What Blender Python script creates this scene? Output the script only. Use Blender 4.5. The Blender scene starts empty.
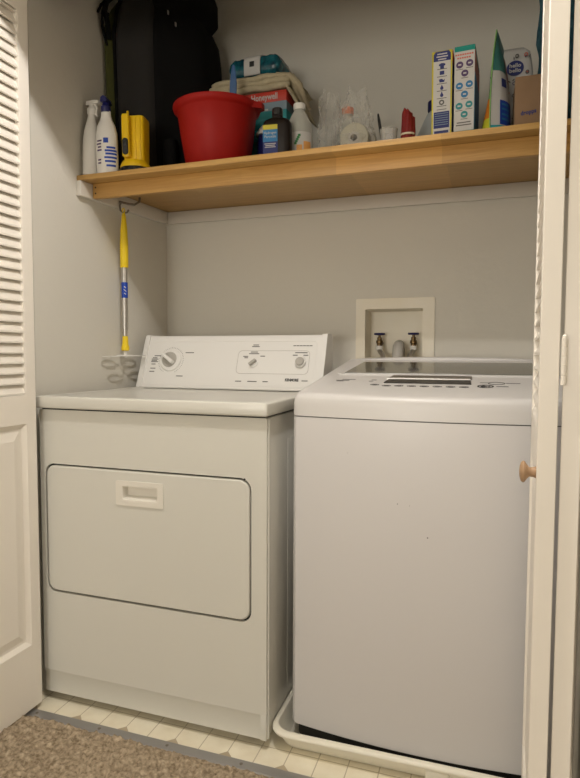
import bpy, bmesh, math, random
from mathutils import Vector, Matrix, noise
R = math.radians
random.seed(7)
SC = bpy.context.scene
COL = SC.collection
WLOC = {}

# ------------------------------------------------------------------ materials
def mat(name, c, rough=.5, metal=0., bump=None, coat=0., trans=0., ior=1.45, alpha=1., spec=None, var=None):
    m = bpy.data.materials.new(name); m.use_nodes = True
    nt = m.node_tree; b = nt.nodes['Principled BSDF']
    b.inputs['Base Color'].default_value = (*c, 1)
    b.inputs['Roughness'].default_value = rough
    b.inputs['Metallic'].default_value = metal
    b.inputs['IOR'].default_value = ior
    b.inputs['Coat Weight'].default_value = coat
    b.inputs['Transmission Weight'].default_value = trans
    b.inputs['Alpha'].default_value = alpha
    if spec is not None: b.inputs['Specular IOR Level'].default_value = spec
    tc = nt.nodes.new('ShaderNodeTexCoord')
    if bump:
        n = nt.nodes.new('ShaderNodeTexNoise'); n.inputs['Scale'].default_value = bump[0]; n.inputs['Detail'].default_value = 3
        nt.links.new(tc.outputs['Object'], n.inputs['Vector'])
        bp = nt.nodes.new('ShaderNodeBump'); bp.inputs['Strength'].default_value = bump[1]; bp.inputs['Distance'].default_value = bump[2]
        nt.links.new(n.outputs['Fac'], bp.inputs['Height']); nt.links.new(bp.outputs['Normal'], b.inputs['Normal'])
    if var:   # subtle procedural tone variation: (scale, second colour)
        n = nt.nodes.new('ShaderNodeTexNoise'); n.inputs['Scale'].default_value = var[0]; n.inputs['Detail'].default_value = 4
        nt.links.new(tc.outputs['Object'], n.inputs['Vector'])
        r = nt.nodes.new('ShaderNodeValToRGB'); r.color_ramp.elements[0].position = .35; r.color_ramp.elements[1].position = .65
        r.color_ramp.elements[0].color = (*c, 1); r.color_ramp.elements[1].color = (*var[1], 1)
        nt.links.new(n.outputs['Fac'], r.inputs['Fac']); nt.links.new(r.outputs['Color'], b.inputs['Base Color'])
    return m

def wood_mat(name, dark, light, segs=True):
    m = bpy.data.materials.new(name); m.use_nodes = True
    nt = m.node_tree; b = nt.nodes['Principled BSDF']; L = nt.links
    tc = nt.nodes.new('ShaderNodeTexCoord')
    mp = nt.nodes.new('ShaderNodeMapping'); mp.inputs['Scale'].default_value = (2.2, 45, 45)
    L.new(tc.outputs['Object'], mp.inputs['Vector'])
    n = nt.nodes.new('ShaderNodeTexNoise'); n.inputs['Scale'].default_value = 2.; n.inputs['Detail'].default_value = 6; n.inputs['Distortion'].default_value = 1.2
    L.new(mp.outputs['Vector'], n.inputs['Vector'])
    r = nt.nodes.new('ShaderNodeValToRGB'); r.color_ramp.elements[0].position = .3; r.color_ramp.elements[1].position = .72
    r.color_ramp.elements[0].color = (*dark, 1); r.color_ramp.elements[1].color = (*light, 1)
    L.new(n.outputs['Fac'], r.inputs['Fac'])
    out = r.outputs['Color']
    if segs:   # finger jointed lengths, each a slightly different board
        sx = nt.nodes.new('ShaderNodeSeparateXYZ'); L.new(tc.outputs['Object'], sx.inputs['Vector'])
        q = nt.nodes.new('ShaderNodeMath'); q.operation = 'MULTIPLY'; q.inputs[1].default_value = 3.3; L.new(sx.outputs['X'], q.inputs[0])
        f = nt.nodes.new('ShaderNodeMath'); f.operation = 'FLOOR'; L.new(q.outputs[0], f.inputs[0])
        w = nt.nodes.new('ShaderNodeTexWhiteNoise'); w.noise_dimensions = '1D'; L.new(f.outputs[0], w.inputs['W'])
        mr = nt.nodes.new('ShaderNodeMapRange'); mr.inputs['To Min'].default_value = .8; mr.inputs['To Max'].default_value = 1.12; L.new(w.outputs['Value'], mr.inputs['Value'])
        hs = nt.nodes.new('ShaderNodeHueSaturation'); L.new(mr.outputs['Result'], hs.inputs['Value']); L.new(out, hs.inputs['Color']); out = hs.outputs['Color']
    L.new(out, b.inputs['Base Color']); b.inputs['Roughness'].default_value = .42
    return m

def floor_mat():
    m = bpy.data.materials.new('vinyl_tile'); m.use_nodes = True
    nt = m.node_tree; b = nt.nodes['Principled BSDF']; L = nt.links
    tc = nt.nodes.new('ShaderNodeTexCoord'); s = nt.nodes.new('ShaderNodeSeparateXYZ'); L.new(tc.outputs['Object'], s.inputs['Vector'])
    def M(op, a, v=None):
        n = nt.nodes.new('ShaderNodeMath'); n.operation = op
        for i, k in enumerate((a, v)):
            if k is None: continue
            if isinstance(k, (int, float)): n.inputs[i].default_value = k
            else: L.new(k, n.inputs[i])
        return n.outputs[0]
    def dist(sock, off, pitch):   # distance to the nearest grid line
        return M('ABSOLUTE', M('SUBTRACT', M('MULTIPLY', M('FRACT', M('ADD', M('DIVIDE', M('SUBTRACT', sock, off), pitch), 100.5)), pitch), pitch / 2))
    gx, gy = dist(s.outputs['X'], -1.196, .08), dist(s.outputs['Y'], 1.34, .08)
    line = M('LESS_THAN', M('MINIMUM', gx, gy), .0014)
    dx, dy = dist(s.outputs['X'], -1.116, .16), dist(s.outputs['Y'], 1.34, .16)
    dm = M('ADD', dx, dy)
    dia = M('LESS_THAN', dm, .029)
    n = nt.nodes.new('ShaderNodeTexNoise'); n.inputs['Scale'].default_value = 14; n.inputs['Detail'].default_value = 5; L.new(tc.outputs['Object'], n.inputs['Vector'])
    r = nt.nodes.new('ShaderNodeValToRGB'); r.color_ramp.elements[0].position = .3; r.color_ramp.elements[1].position = .7
    r.color_ramp.elements[0].color = (.78, .70, .53, 1); r.color_ramp.elements[1].color = (.90, .84, .68, 1); L.new(n.outputs['Fac'], r.inputs['Fac'])
    def mix(f, a, c):
        k = nt.nodes.new('ShaderNodeMix'); k.data_type = 'RGBA'; L.new(f, k.inputs[0]); L.new(a, k.inputs[6]); k.inputs[7].default_value = (*c, 1); return k.outputs[2]
    c1 = mix(line, r.outputs['Color'], (.52, .45, .32))
    c2 = mix(dia, c1, (.47, .39, .27))
    L.new(c2, b.inputs['Base Color']); b.inputs['Roughness'].default_value = .35
    return m

def carpet_mat():
    m = mat('carpet_pile', (.30, .215, .135), .95, spec=.1)
    nt = m.node_tree; b = nt.nodes['Principled BSDF']; L = nt.links
    tc = nt.nodes.new('ShaderNodeTexCoord')
    n = nt.nodes.new('ShaderNodeTexNoise'); n.inputs['Scale'].default_value = 95; n.inputs['Detail'].default_value = 4; L.new(tc.outputs['Object'], n.inputs['Vector'])
    r = nt.nodes.new('ShaderNodeValToRGB'); r.color_ramp.elements[0].position = .3; r.color_ramp.elements[1].position = .72
    r.color_ramp.elements[0].color = (.20, .150, .095, 1); r.color_ramp.elements[1].color = (.52, .42, .30, 1)
    L.new(n.outputs['Fac'], r.inputs['Fac']); L.new(r.outputs['Color'], b.inputs['Base Color'])
    bp = nt.nodes.new('ShaderNodeBump'); bp.inputs['Strength'].default_value = .7; bp.inputs['Distance'].default_value = .004
    L.new(n.outputs['Fac'], bp.inputs['Height']); L.new(bp.outputs['Normal'], b.inputs['Normal'])
    return m

def film_mat(name, c, see):
    m = bpy.data.materials.new(name); m.use_nodes = True; nt = m.node_tree; L = nt.links
    b = nt.nodes['Principled BSDF']; b.inputs['Base Color'].default_value = (*c, 1); b.inputs['Roughness'].default_value = .18
    t = nt.nodes.new('ShaderNodeBsdfTransparent'); mx = nt.nodes.new('ShaderNodeMixShader')
    lw = nt.nodes.new('ShaderNodeLayerWeight'); lw.inputs['Blend'].default_value = .5
    mr = nt.nodes.new('ShaderNodeMapRange'); mr.inputs['To Min'].default_value = 1 - see; mr.inputs['To Max'].default_value = min(1, 1.45 - see)
    L.new(lw.outputs['Facing'], mr.inputs['Value']); L.new(mr.outputs['Result'], mx.inputs['Fac'])
    L.new(t.outputs[0], mx.inputs[1]); L.new(b.outputs[0], mx.inputs[2]); L.new(mx.outputs[0], nt.nodes['Material Output'].inputs['Surface'])
    return m

WALL = mat('wall_paint', (.705, .675, .60), .75, bump=(55, .25, .003))
TRIM = mat('trim_paint', (.72, .68, .61), .45)
DOORP = mat('door_paint', (.88, .825, .74), .38, bump=(30, .08, .002))
CEIL = mat('ceiling_paint', (.75, .73, .68), .9)
DRY = mat('dryer_enamel', (.65, .635, .575), .28, bump=(160, .05, .0008))
DRYC = mat('dryer_console_enamel', (.76, .745, .71), .3)
WASH = mat('washer_enamel', (.675, .655, .645), .3, bump=(180, .04, .0006))
WASHP = mat('washer_top_plastic', (.645, .625, .605), .34)
GAP = mat('gap_black', (.02, .02, .018), .8)  # black for seams, also painted shade in the door gap and under the washer
GREY = mat('print_grey', (.12, .115, .11), .6)
BLK = mat('print_black', (.02, .02, .02), .6)
KNOBG = mat('knob_grey', (.42, .40, .36), .4)
GLASS = mat('lid_glass', (.10, .10, .085), .13, spec=.6, coat=.3)
DISP = mat('display_black', (.02, .017, .015), .3, spec=.12)
DISP2 = mat('display_bronze', (.11, .09, .075), .3, spec=.2)
SILV = mat('silver_strip', (.60, .58, .55), .3, metal=.3)
PAN = mat('pan_plastic', (.80, .76, .64), .3)
WOODF = wood_mat('shelf_wood_front', (.56, .30, .085), (.74, .44, .14))
WOODB = wood_mat('shelf_wood_board', (.48, .27, .075), (.64, .38, .12))
HOLE = mat('screw_hole', (.05, .03, .015), .8)
VINYL = floor_mat()
CARPET = carpet_mat()
STEEL = mat('brushed_metal', (.55, .53, .50), .3, metal=.9)
STRIP = mat('threshold_metal', (.36, .35, .34), .38, metal=.55)
DKMET = mat('dark_metal', (.26, .23, .20), .4, metal=.8)
BRASS = mat('brass', (.16, .105, .05), .35, metal=.85)
YEL = mat('yellow_plastic', (.86, .56, .01), .3)
YEL2 = mat('yellow_grip', (.85, .62, .02), .4)
BLUE = mat('blue_print', (.01, .06, .42), .4)
NAVY = mat('navy_plastic', (.012, .014, .10), .35)
NAVYP = mat('navy_print', (.02, .03, .16), .5)
WHT = mat('white_plastic', (.78, .76, .72), .35)
CREAMH = mat('handle_cream', (.74, .705, .63), .35)
CREAM = mat('cream_plastic', (.74, .68, .52), .4)
BLKP = mat('black_plastic', (.014, .014, .014), .35)
RED = mat('red_plastic', (.34, .010, .007), .5, spec=.25, bump=(40, .05, .002))
PIPE = mat('grey_pvc', (.42, .40, .36), .5)
BOXPL = mat('outlet_box_plastic', (.84, .77, .62), .45, var=(6, (.86, .81, .69)))
KNOBW = mat('turned_wood', (.38, .235, .13), .5, var=(25, (.45, .29, .17)))
GREYFAB = mat('charcoal_fabric', (.024, .022, .020), .95, bump=(500, .5, .001))
BLKFAB = mat('black_fabric', (.006, .006, .006), .9, bump=(300, .4, .001), spec=.2)
OLIVE = mat('olive_fabric', (.07, .075, .018), .9, bump=(400, .4, .001))
CLOTH = mat('cream_waffle_cloth', (.56, .49, .33), .95, bump=(260, .8, .003), var=(30, (.46, .39, .26)))
TEALF = mat('teal_wrapper', (.004, .045, .07), .25, bump=(60, .4, .004), var=(38, (.015, .16, .20)))
PAPER = mat('white_paper', (.58, .57, .55), .6)
TEAL = mat('teal_card', (.02, .30, .25), .5)
TEALD = mat('teal_print', (.03, .26, .28), .5)
PLUM = mat('plum_print', (.09, .05, .14), .5)
SKY = mat('sky_print', (.03, .19, .42), .5)
REDC = mat('red_card', (.55, .05, .03), .5)
CORAL = mat('coral_print', (.62, .16, .12), .5)
YELC = mat('yellow_card', (.60, .52, .05), .5)
GREYB = mat('grey_blue_card', (.22, .30, .36), .5)
BRNB = mat('brown_bottle', (.012, .007, .005), .45, spec=.3)
ORNG = mat('orange_plastic', (.75, .15, .02), .4)
ORNP = mat('orange_print', (.75, .36, .10), .5)
LEAF = mat('green_print', (.02, .19, .05), .5)
CLEARB = film_mat('clear_bottle', (.66, .66, .60), .45)
FILM = film_mat('clear_film', (.80, .79, .75), .95)
JUG = mat('milky_jug', (.46, .50, .53), .4)
CUPM = film_mat('clear_cup', (.75, .74, .7), .75)
REDFAB = mat('red_cord', (.20, .008, .008), .55, bump=(150, .5, .002))
CARD = mat('cardboard', (.25, .155, .085), .8, var=(20, (.28, .175, .10)))
BLUEFUZ = mat('blue_fleece', (.03, .12, .17), 1., bump=(90, 1., .01), var=(45, (.06, .19, .25)))
BRUSHB = film_mat('blue_brush_plastic', (.10, .20, .42), .25)
ORY = mat('pouch_orange', (.80, .26, .03), .35); LIME = mat('pouch_lime', (.70, .68, .05), .35)
AQUA = mat('pouch_aqua', (.03, .36, .42), .3); TEALG = mat('pouch_teal', (.06, .22, .20), .35)
BRICK = mat('pouch_brick', (.33, .09, .05), .4); GRN = mat('pouch_green', (.20, .45, .12), .35)
TAPE = mat('tape_cream', (.42, .40, .32), .6)
DUSTW = mat('duster_white', (.78, .76, .72), .4)

# ------------------------------------------------------------------ mesh builder
def rrect(x0, x1, z0, z1, r, n=5):
    pts = []
    for cx, cz, a0 in ((x1 - r, z1 - r, 0), (x0 + r, z1 - r, 90), (x0 + r, z0 + r, 180), (x1 - r, z0 + r, 270)):
        for i in range(n + 1):
            a = R(a0 + 90 * i / n); pts.append((cx + r * math.cos(a), cz + r * math.sin(a)))
    return pts

def circ(cx, cz, r, n=24, rz=None):
    rz = rz or r
    return [(cx + r * math.cos(2 * math.pi * i / n), cz + rz * math.sin(2 * math.pi * i / n)) for i in range(n)]

class MB:
    def __init__(s): s.bm = bmesh.new(); s.X = None
    def _fin(s, verts, m=0, faces=None):
        fs = faces if faces is not None else {f for v in verts for f in v.link_faces}
        for f in fs: f.material_index = m
        if s.X is not None:
            for v in verts: v.co = s.X @ v.co
    def box(s, x0, x1, y0, y1, z0, z1, bev=0, seg=2, m=0, X=None):
        t = bmesh.new(); bmesh.ops.create_cube(t, size=1)
        for v in t.verts:
            v.co = Vector(((x0 + x1) / 2 + v.co.x * (x1 - x0), (y0 + y1) / 2 + v.co.y * (y1 - y0), (z0 + z1) / 2 + v.co.z * (z1 - z0)))
        if bev: bmesh.ops.bevel(t, geom=list(t.edges), offset=bev, segments=seg, profile=.5, affect='EDGES')
        s._merge(t, m, X); return s
    def _merge(s, t, m=0, X=None):
        T = s.X or Matrix()
        if X is not None: T = T @ X
        mp = {v: s.bm.verts.new(T @ v.co) for v in t.verts}
        for f in t.faces:
            try: nf = s.bm.faces.new([mp[v] for v in f.verts]); nf.material_index = m if m is not None else f.material_index
            except ValueError: pass
        t.free()
    def loft(s, rings, m=0, cap0=True, cap1=True, closed=True, X=None):
        t = bmesh.new(); rs = [[t.verts.new(p) for p in r] for r in rings]; n = len(rs[0])
        for a, b in zip(rs, rs[1:]):
            for i in range(n if closed else n - 1):
                j = (i + 1) % n; t.faces.new((a[i], a[j], b[j], b[i]))
        if cap0: t.faces.new(rs[0][::-1])
        if cap1: t.faces.new(rs[-1])
        s._merge(t, m, X); return s
    def lathe(s, prof, c=(0, 0, 0), n=24, m=0, cap0=True, cap1=True, X=None, sx=1, sy=1):
        rings = [[(c[0] + r * sx * math.cos(2 * math.pi * i / n), c[1] + r * sy * math.sin(2 * math.pi * i / n), c[2] + z) for i in range(n)] for r, z in prof]
        return s.loft(rings, m, cap0, cap1, X=X)
    def tube(s, pts, r, n=8, m=0, closed=False, X=None):
        P = [Vector(p) for p in pts]; rings = []; up = None; N = len(P)
        for i, p in enumerate(P):
            a = P[(i - 1) % N] if (closed or i > 0) else p; b = P[(i + 1) % N] if (closed or i < N - 1) else p
            d = (b - a).normalized()
            if up is None: up = d.orthogonal().normalized()
            up = (up - d * up.dot(d)).normalized(); q = d.cross(up)
            rr = r[i] if isinstance(r, (list, tuple)) else r
            rings.append([p + (up * math.cos(2 * math.pi * k / n) + q * math.sin(2 * math.pi * k / n)) * rr for k in range(n)])
        if closed: rings.append(rings[0]); return s.loft(rings, m, False, False, X=X)
        return s.loft(rings, m, True, True, X=X)
    def plate(s, outer, holes, f0, f1, m=0, X=None):
        """flat plate with holes; outer/holes are 2D loops, f0/f1 map (a,b) to the two faces"""
        t = bmesh.new(); E = []; loops = []
        for lp in [outer] + list(holes):
            vs = [t.verts.new(f0(*p)) for p in lp]; loops.append(vs)
            for i in range(len(vs)): E.append(t.edges.new((vs[i], vs[(i + 1) % len(vs)])))
        bmesh.ops.triangle_fill(t, use_beauty=True, edges=E)
        top = [[v for v in f.verts] for f in t.faces]
        mp = {}
        for lp, vs in zip([outer] + list(holes), loops):
            for p, v in zip(lp, vs): mp[v] = t.verts.new(f1(*p))
        for f in top: t.faces.new([mp[v] for v in f][::-1])
        for vs in loops:
            for i in range(len(vs)):
                a, b = vs[i], vs[(i + 1) % len(vs)]; t.faces.new((a, b, mp[b], mp[a]))
        s._merge(t, m, X); return s
    def prism(s, loop, f0, f1, m=0, X=None):
        return s.loft([[f0(*p) for p in loop], [f1(*p) for p in loop]], m, X=X)
    def text(s, body, size, X, m=0, bold=0., depth=.0004, width=None):
        c = bpy.data.curves.new('t', 'FONT'); c.body = body; c.size = size; c.extrude = depth; c.offset = bold
        c.align_x = 'CENTER'; c.align_y = 'CENTER'; c.resolution_u = 2
        o = bpy.data.objects.new('t', c); COL.objects.link(o); bpy.context.view_layer.update()
        me = bpy.data.meshes.new_from_object(o.evaluated_get(bpy.context.evaluated_depsgraph_get()))
        t = bmesh.new(); t.from_mesh(me)
        if width and t.verts:
            xs = [v.co.x for v in t.verts]; k = width / (max(xs) - min(xs))
            for v in t.verts: v.co.x *= k
        bpy.data.objects.remove(o); bpy.data.curves.remove(c); bpy.data.meshes.remove(me)
        s._merge(t, m, X); return s
    def build(s, name, mats, parent=None, world=None, origin=None, sharp=35, wr=None):
        bmesh.ops.remove_doubles(s.bm, verts=s.bm.verts, dist=1e-6)
        bmesh.ops.recalc_face_normals(s.bm, faces=s.bm.faces)
        off = Vector((0, 0, 0))
        if parent is not None and world: off = WLOC[parent]
        if origin is not None: off = Vector(origin)
        for v in s.bm.verts: v.co -= off
        me = bpy.data.meshes.new(name); s.bm.to_mesh(me); s.bm.free()
        for k in (mats if isinstance(mats, (list, tuple)) else [mats]): me.materials.append(k)
        me.shade_smooth(); me.set_sharp_from_angle(angle=R(sharp))
        o = bpy.data.objects.new(name, me); COL.objects.link(o)
        if parent is not None: o.parent = parent; WLOC[o] = WLOC[parent]
        if origin is not None: o.location = origin; WLOC[o] = Vector(origin)
        return o

def tag(o, label=None, cat=None, group=None, kind=None):
    if label: o['label'] = label
    if cat: o['category'] = cat
    if group: o['group'] = group
    if kind: o['kind'] = kind
    return o
def thing(name, label, cat, loc=(0, 0, 0), rot=(0, 0, 0), group=None, kind=None):
    o = bpy.data.objects.new(name, None); COL.objects.link(o); o.location = loc; o.rotation_euler = rot; o.empty_display_size = .05
    WLOC[o] = Vector(loc); return tag(o, label, cat, group, kind)
def struct(mb, name, m, label, cat='wall', origin=(0, 0, 0), sharp=35):
    return tag(mb.build(name, m, origin=origin, sharp=sharp), label, cat, kind='structure')

# ------------------------------------------------------------------ dimensions (metres; x along back wall, y into closet)
XL, XR, YB = -1.31, .45, 2.21          # closet side walls and back wall
ZC = 2.62                                # ceiling
JL, JR = -1.318, .212                   # jambs of the opening
HZ = 2.135                               # head of the opening
SLOPE = .0423                           # the shelf dips to the front
def shelf_z(y): return 1.692 - SLOPE * (YB - y)
TH = math.atan(SLOPE)

# ------------------------------------------------------------------ room shell
b = MB(); bx = (-.443, -.222, 1.058, 1.249)
b.plate([(XL - .1, -.02), (XR + .1, -.02), (XR + .1, ZC), (XL - .1, ZC)], [[(bx[0], bx[2]), (bx[1], bx[2]), (bx[1], bx[3]), (bx[0], bx[3])]],
        lambda a, c: (a, YB, c), lambda a, c: (a, YB + .11, c))
struct(b, 'wall_back', WALL, 'off white back wall of the laundry closet behind the washer and dryer', sharp=20)
b = MB(); b.box(XL - .1, XL, 1.431, YB, -.02, ZC); struct(b, 'wall_left', WALL, 'off white left side wall of the closet beside the dryer')
b = MB(); b.box(XR, XR + .1, 1.431, YB, -.02, ZC); struct(b, 'wall_right', WALL, 'off white right side wall of the closet')
b = MB(); b.box(-2.3, JL, 1.31, 1.43, -.02, ZC); struct(b, 'wall_front_left', WALL, 'wall at the left of the closet opening')
b = MB(); b.box(JR, 1.5, 1.31, 1.43, -.02, ZC); struct(b, 'wall_front_right', WALL, 'shaded wall at the right of the closet opening')
b = MB(); b.box(JL, JR, 1.11, 1.43, HZ, ZC); struct(b, 'wall_header', WALL, 'header wall above the closet opening, deepened to shade the shelf')  # unseen header, brought forward so its shadow falls along the shelf front
b = MB(); b.box(JR, JR + .06, 1.295, 1.31, 0, HZ, bev=.003); struct(b, 'trim_1', TRIM, 'painted casing at the right side of the closet opening', 'trim')
b = MB(); b.box(-2.3, 1.5, -3.4, 1.31, ZC, ZC + .05); b.box(XL - .1, XR + .1, 1.31, YB + .1, ZC, ZC + .05); struct(b, 'ceiling', CEIL, 'plain white ceiling', 'ceiling')
b = MB(); b.box(-2.4, -2.3, -3.4, 1.43, -.02, ZC); struct(b, 'wall_hall_left', WALL, 'hall wall at the left')
b = MB(); b.box(1.5, 1.6, -3.4, 1.43, -.02, ZC); struct(b, 'wall_hall_right', WALL, 'hall wall at the right')
b = MB(); b.box(-2.4, 1.6, -3.5, -3.4, -.02, ZC); struct(b, 'wall_hall_rear', WALL, 'hall wall behind the camera')
# closet floor
b = MB(); b.box(XL - .1, XR + .1, 1.30, YB, -.02, 0); struct(b, 'floor', VINYL, 'cream vinyl floor with small beige diamonds under the appliances', 'floor')
# carpet of the hall, the pile modelled near the threshold
b = MB(); b.box(-2.3, 1.5, -3.4, 1.0, -.02, .004); b.box(-2.3, -1.4, 1.0, 1.31, -.02, .004); b.box(.3, 1.5, 1.0, 1.31, -.02, .004); b.box(-1.4, .3, 1.0, 1.311, -.02, -.001)
st = .0038; nx, ny = int(1.7 / st), int(.312 / st); g = []
for j in range(ny + 1):
    row = []
    for i in range(nx + 1):
        x, y = -1.4 + i * st, 1.0 + j * st
        jx, jy = noise.noise((x * 90, y * 90, 3)) * .004, noise.noise((x * 90, y * 90, 9)) * .004
        h = .013 + .009 * noise.noise((x * 48, y * 48, 0)) + .008 * noise.noise((x * 115, y * 115, 5)) + .003 * noise.noise((x * 12, y * 12, 5))
        if y > 1.300: h *= max(.15, 1 - (y - 1.300) / .014)
        row.append(b.bm.verts.new((x + jx, y + jy, max(h, .001))))
    g.append(row)
for j in range(ny):
    for i in range(nx): b.bm.faces.new((g[j][i], g[j][i + 1], g[j + 1][i + 1], g[j + 1][i]))
struct(b, 'floor_carpet', CARPET, 'tan plush carpet of the hall in front of the closet', 'carpet', sharp=180)
# metal threshold
t = thing('threshold_strip', 'grey metal threshold strip between the tan carpet and the cream vinyl', 'threshold', (-.55, 1.33, 0))
b = MB(); b.prism([(1.312, .0002), (1.316, .004), (1.331, .0055), (1.345, .004), (1.350, .0002)], lambda y, z: (XL + .0, y, z), lambda y, z: (JR, y, z)); b.build('bar', STRIP, t, world=True, sharp=20)
for x in (-1.24, -1.02, -.80, -.58, -.36, -.14, .08):
    b = MB(); b.lathe([(.0045, 0), (.0045, .0015), (.003, .0022)], (x, 1.329, .0048), 10); b.build('screw', DKMET, t, world=True)

# cleats under the shelf (fixed to the walls), tilted like the shelf
def sheared_box(x0, x1, y0, y1, z0, z1, bev=0):   # z measured at the back wall; follows the shelf slope
    q = MB(); q.box(x0, x1, y0, y1, z0, z1, bev)
    for v in q.bm.verts: v.co.z -= SLOPE * (YB - v.co.y)
    return q
struct(sheared_box(XL, XR, YB - .019, YB, 1.625, 1.675, .002), 'trim_2', TRIM, 'painted cleat along the back wall under the wooden shelf', 'trim')
struct(sheared_box(XL, XL + .019, 1.632, YB - .0195, 1.625, 1.675, .002), 'trim_3', TRIM, 'painted cleat on the left wall under the wooden shelf', 'trim')
struct(sheared_box(XR - .019, XR, 1.632, YB - .0195, 1.625, 1.675, .002), 'trim_4', TRIM, 'painted cleat on the right wall under the wooden shelf', 'trim')

# ------------------------------------------------------------------ shelf
t = thing('closet_shelf', 'long golden wooden shelf with a front rail above the washer and dryer', 'shelf', (-.43, 1.92, 1.67))
b = sheared_box(XL + .001, XR - .001, 1.634, YB - .001, 1.6755, 1.692, .0015); b.build('board', WOODB, t, world=True)
b = sheared_box(XL + .022, XR - .022, 1.690, 1.711, 1.626, 1.6752, .0015); fr = b.build('front_rail', WOODF, t, world=True)
b = MB()
for x, z in ((-1.276, 1.640), (-1.276, 1.620)): b.lathe([(.0028, 0), (.0028, .001)], n=10, X=Matrix.Translation((x, 1.6898, z)) @ Matrix.Rotation(R(90), 4, 'X'))
b.build('screw_holes', HOLE, fr, world=True)

# ------------------------------------------------------------------ folding louvred doors
def leaf(parent, far, near, front, th=.028, knob=False):
    """one door leaf from its closet end to its outer end; front = +1 front face looks +x, -1 looks -x"""
    F, N = Vector((*far, 0)), Vector((*near, 0)); S = (N - F); w = S.length; S.normalize()
    D = Vector((-S.y, S.x, 0)); D = D if D.x * front > 0 else -D
    X = Matrix(((S.x, D.x, 0, F.x), (S.y, D.y, 0, F.y), (0, 0, 1, 0), (0, 0, 0, 1)))
    z0, z1, sw = .015, 2.083, .037
    lz0, lz1, pz0, pz1 = .953, 2.028, .21, .868
    b = MB(); b.X = X
    b.plate([(0, z0), (w, z0), (w, z1), (0, z1)], [[(sw, lz0), (w - sw, lz0), (w - sw, lz1), (sw, lz1)], [(sw, pz0), (w - sw, pz0), (w - sw, pz1), (sw, pz1)]],
            lambda a, c: (a, 0, c), lambda a, c: (a, -th, c))
    lf = b.build('leaf', DOORP, parent, world=True, sharp=20)
    mod = lf.modifiers.new('bevel', 'BEVEL'); mod.width = .0012; mod.segments = 2; mod.limit_method = 'ANGLE'; mod.angle_limit = R(60)
    b = MB(); b.X = X
    pitch = .02955; n = int((lz1 - lz0) / pitch) + 1
    for k in range(n):
        zb = lz0 + .001 + k * pitch
        top = min(zb + .034, lz1)
        pr = [(-.0010, zb), (-.0010, zb + .0045), (-.0155, top), (-.0220, top), (-.0220, max(zb, top - .006)), (-.0080, zb)]
        b.prism(pr, lambda a, c: (sw - .002, a, c), lambda a, c: (w - sw + .002, a, c))
    # a thin back bead each side holds the slats
    b.box(sw, sw + .003, -th + .001, -.001, lz0, lz1); b.box(w - sw - .003, w - sw, -th + .001, -.001, lz0, lz1)
    b.build('louvre_slats', DOORP, lf, world=True, sharp=10)
    b = MB(); b.X = X
    def ring(i, n_): return [(sw + i, n_, pz0 + i), (w - sw - i, n_, pz0 + i), (w - sw - i, n_, pz1 - i), (sw + i, n_, pz1 - i)]
    b.loft([ring(0, -.0005), ring(.012, -.010), ring(.020, -.0105), ring(.045, -.0035), ring(.048, -.0035)], cap0=False)
    b.loft([ring(0, -th + .0005), ring(.012, -th + .008), ring(.045, -th + .003)], cap0=False)
    b.build('raised_panel', DOORP, lf, world=True, sharp=12)
    if knob:
        K = X @ Matrix.Translation((w - .021, 0, .885)) @ Matrix.Rotation(R(-90), 4, 'X')
        b = MB(); b.lathe([(.0095, 0), (.0080, .004), (.0075, .010), (.0125, .014), (.0170, .017), (.0175, .0195), (.015, .0225), (.008, .0245), (.002, .025)], n=28, X=K)
        k = b.build('knob', KNOBW, lf, world=True, sharp=60); k['label'] = 'round turned wooden knob'
    return lf, X
def hinge(parent, x, y, z):
    b = MB()
    for i in range(5): b.lathe([(.0034, 0), (.0040, .0008), (.0040, .0135), (.0034, .0143)], (x, y, z + i * .0145), 14)
    b.lathe([(.0026, 0), (.0034, .0015), (.0024, .004), (.001, .005)], (x, y, z + .0722), 12); b.box(x - .0014, x + .0014, y + .003, y + .022, z, z + .072)
    b.build('hinge', DOORP, parent, world=True)
d1 = thing('door_1', 'cream louvred folding door folded open at the left beside the dryer', 'door', (-1.28, 1.18, .0), kind='structure')
leaf(d1, (-1.255, 1.369), (-1.262, .985), 1)
leaf(d1, (-1.3155, 1.369), (-1.3155, .985), -1, th=.022)
d2 = thing('door_2', 'cream louvred folding door folded open at the right in front of the washer', 'door', (.14, 1.17, .0), kind='structure')
leaf(d2, (.0985, 1.362), (.0795, .968), -1, knob=True)
leaf(d2, (.2030, 1.362), (.1415, .972), 1)
for z in (1.026, 1.80, .22): hinge(d2, .1132, .9640, z)

# ------------------------------------------------------------------ dryer
dx0, dx1, dyf, dyb = -1.272, -.537, 1.40, 2.06
t = thing('clothes_dryer', 'cream white front loading clothes dryer with a wide drop door and dial console', 'dryer', (-.905, 1.73, 0))
b = MB()
hole = rrect(-1.2545, -.5805, .3485, .7425, .032)
b.plate(rrect(dx0, dx1, .100, .905, .004, 2), [hole], lambda a, c: (a, dyf + .0, c), lambda a, c: (a, dyf + .028, c))
b.loft([[(dx0, dyf, .100), (dx1 - .018, dyf, .100), (dx1 - .018, dyf + .02, .100), (dx0, dyf + .02, .100)],
        [(dx0, dyf + .005, .088), (dx1 - .018, dyf + .005, .088), (dx1 - .018, dyf + .027, .088), (dx0, dyf + .027, .088)],
        [(dx0, dyf + .005, .028), (dx1 - .018, dyf + .005, .028), (dx1 - .018, dyf + .027, .028), (dx0, dyf + .027, .028)]])
b.box(dx1 - .018, dx1, dyf, dyf + .03, .028, .101, bev=.002)
b.box(dx0 + .0005, dx1 - .0005, dyf + .0275, dyb, .028, .905, bev=.003)
b.box(dx1 - .001, dx1 + .0012, dyf + .17, dyb - .05, .10, .83, bev=.0015)
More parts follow.
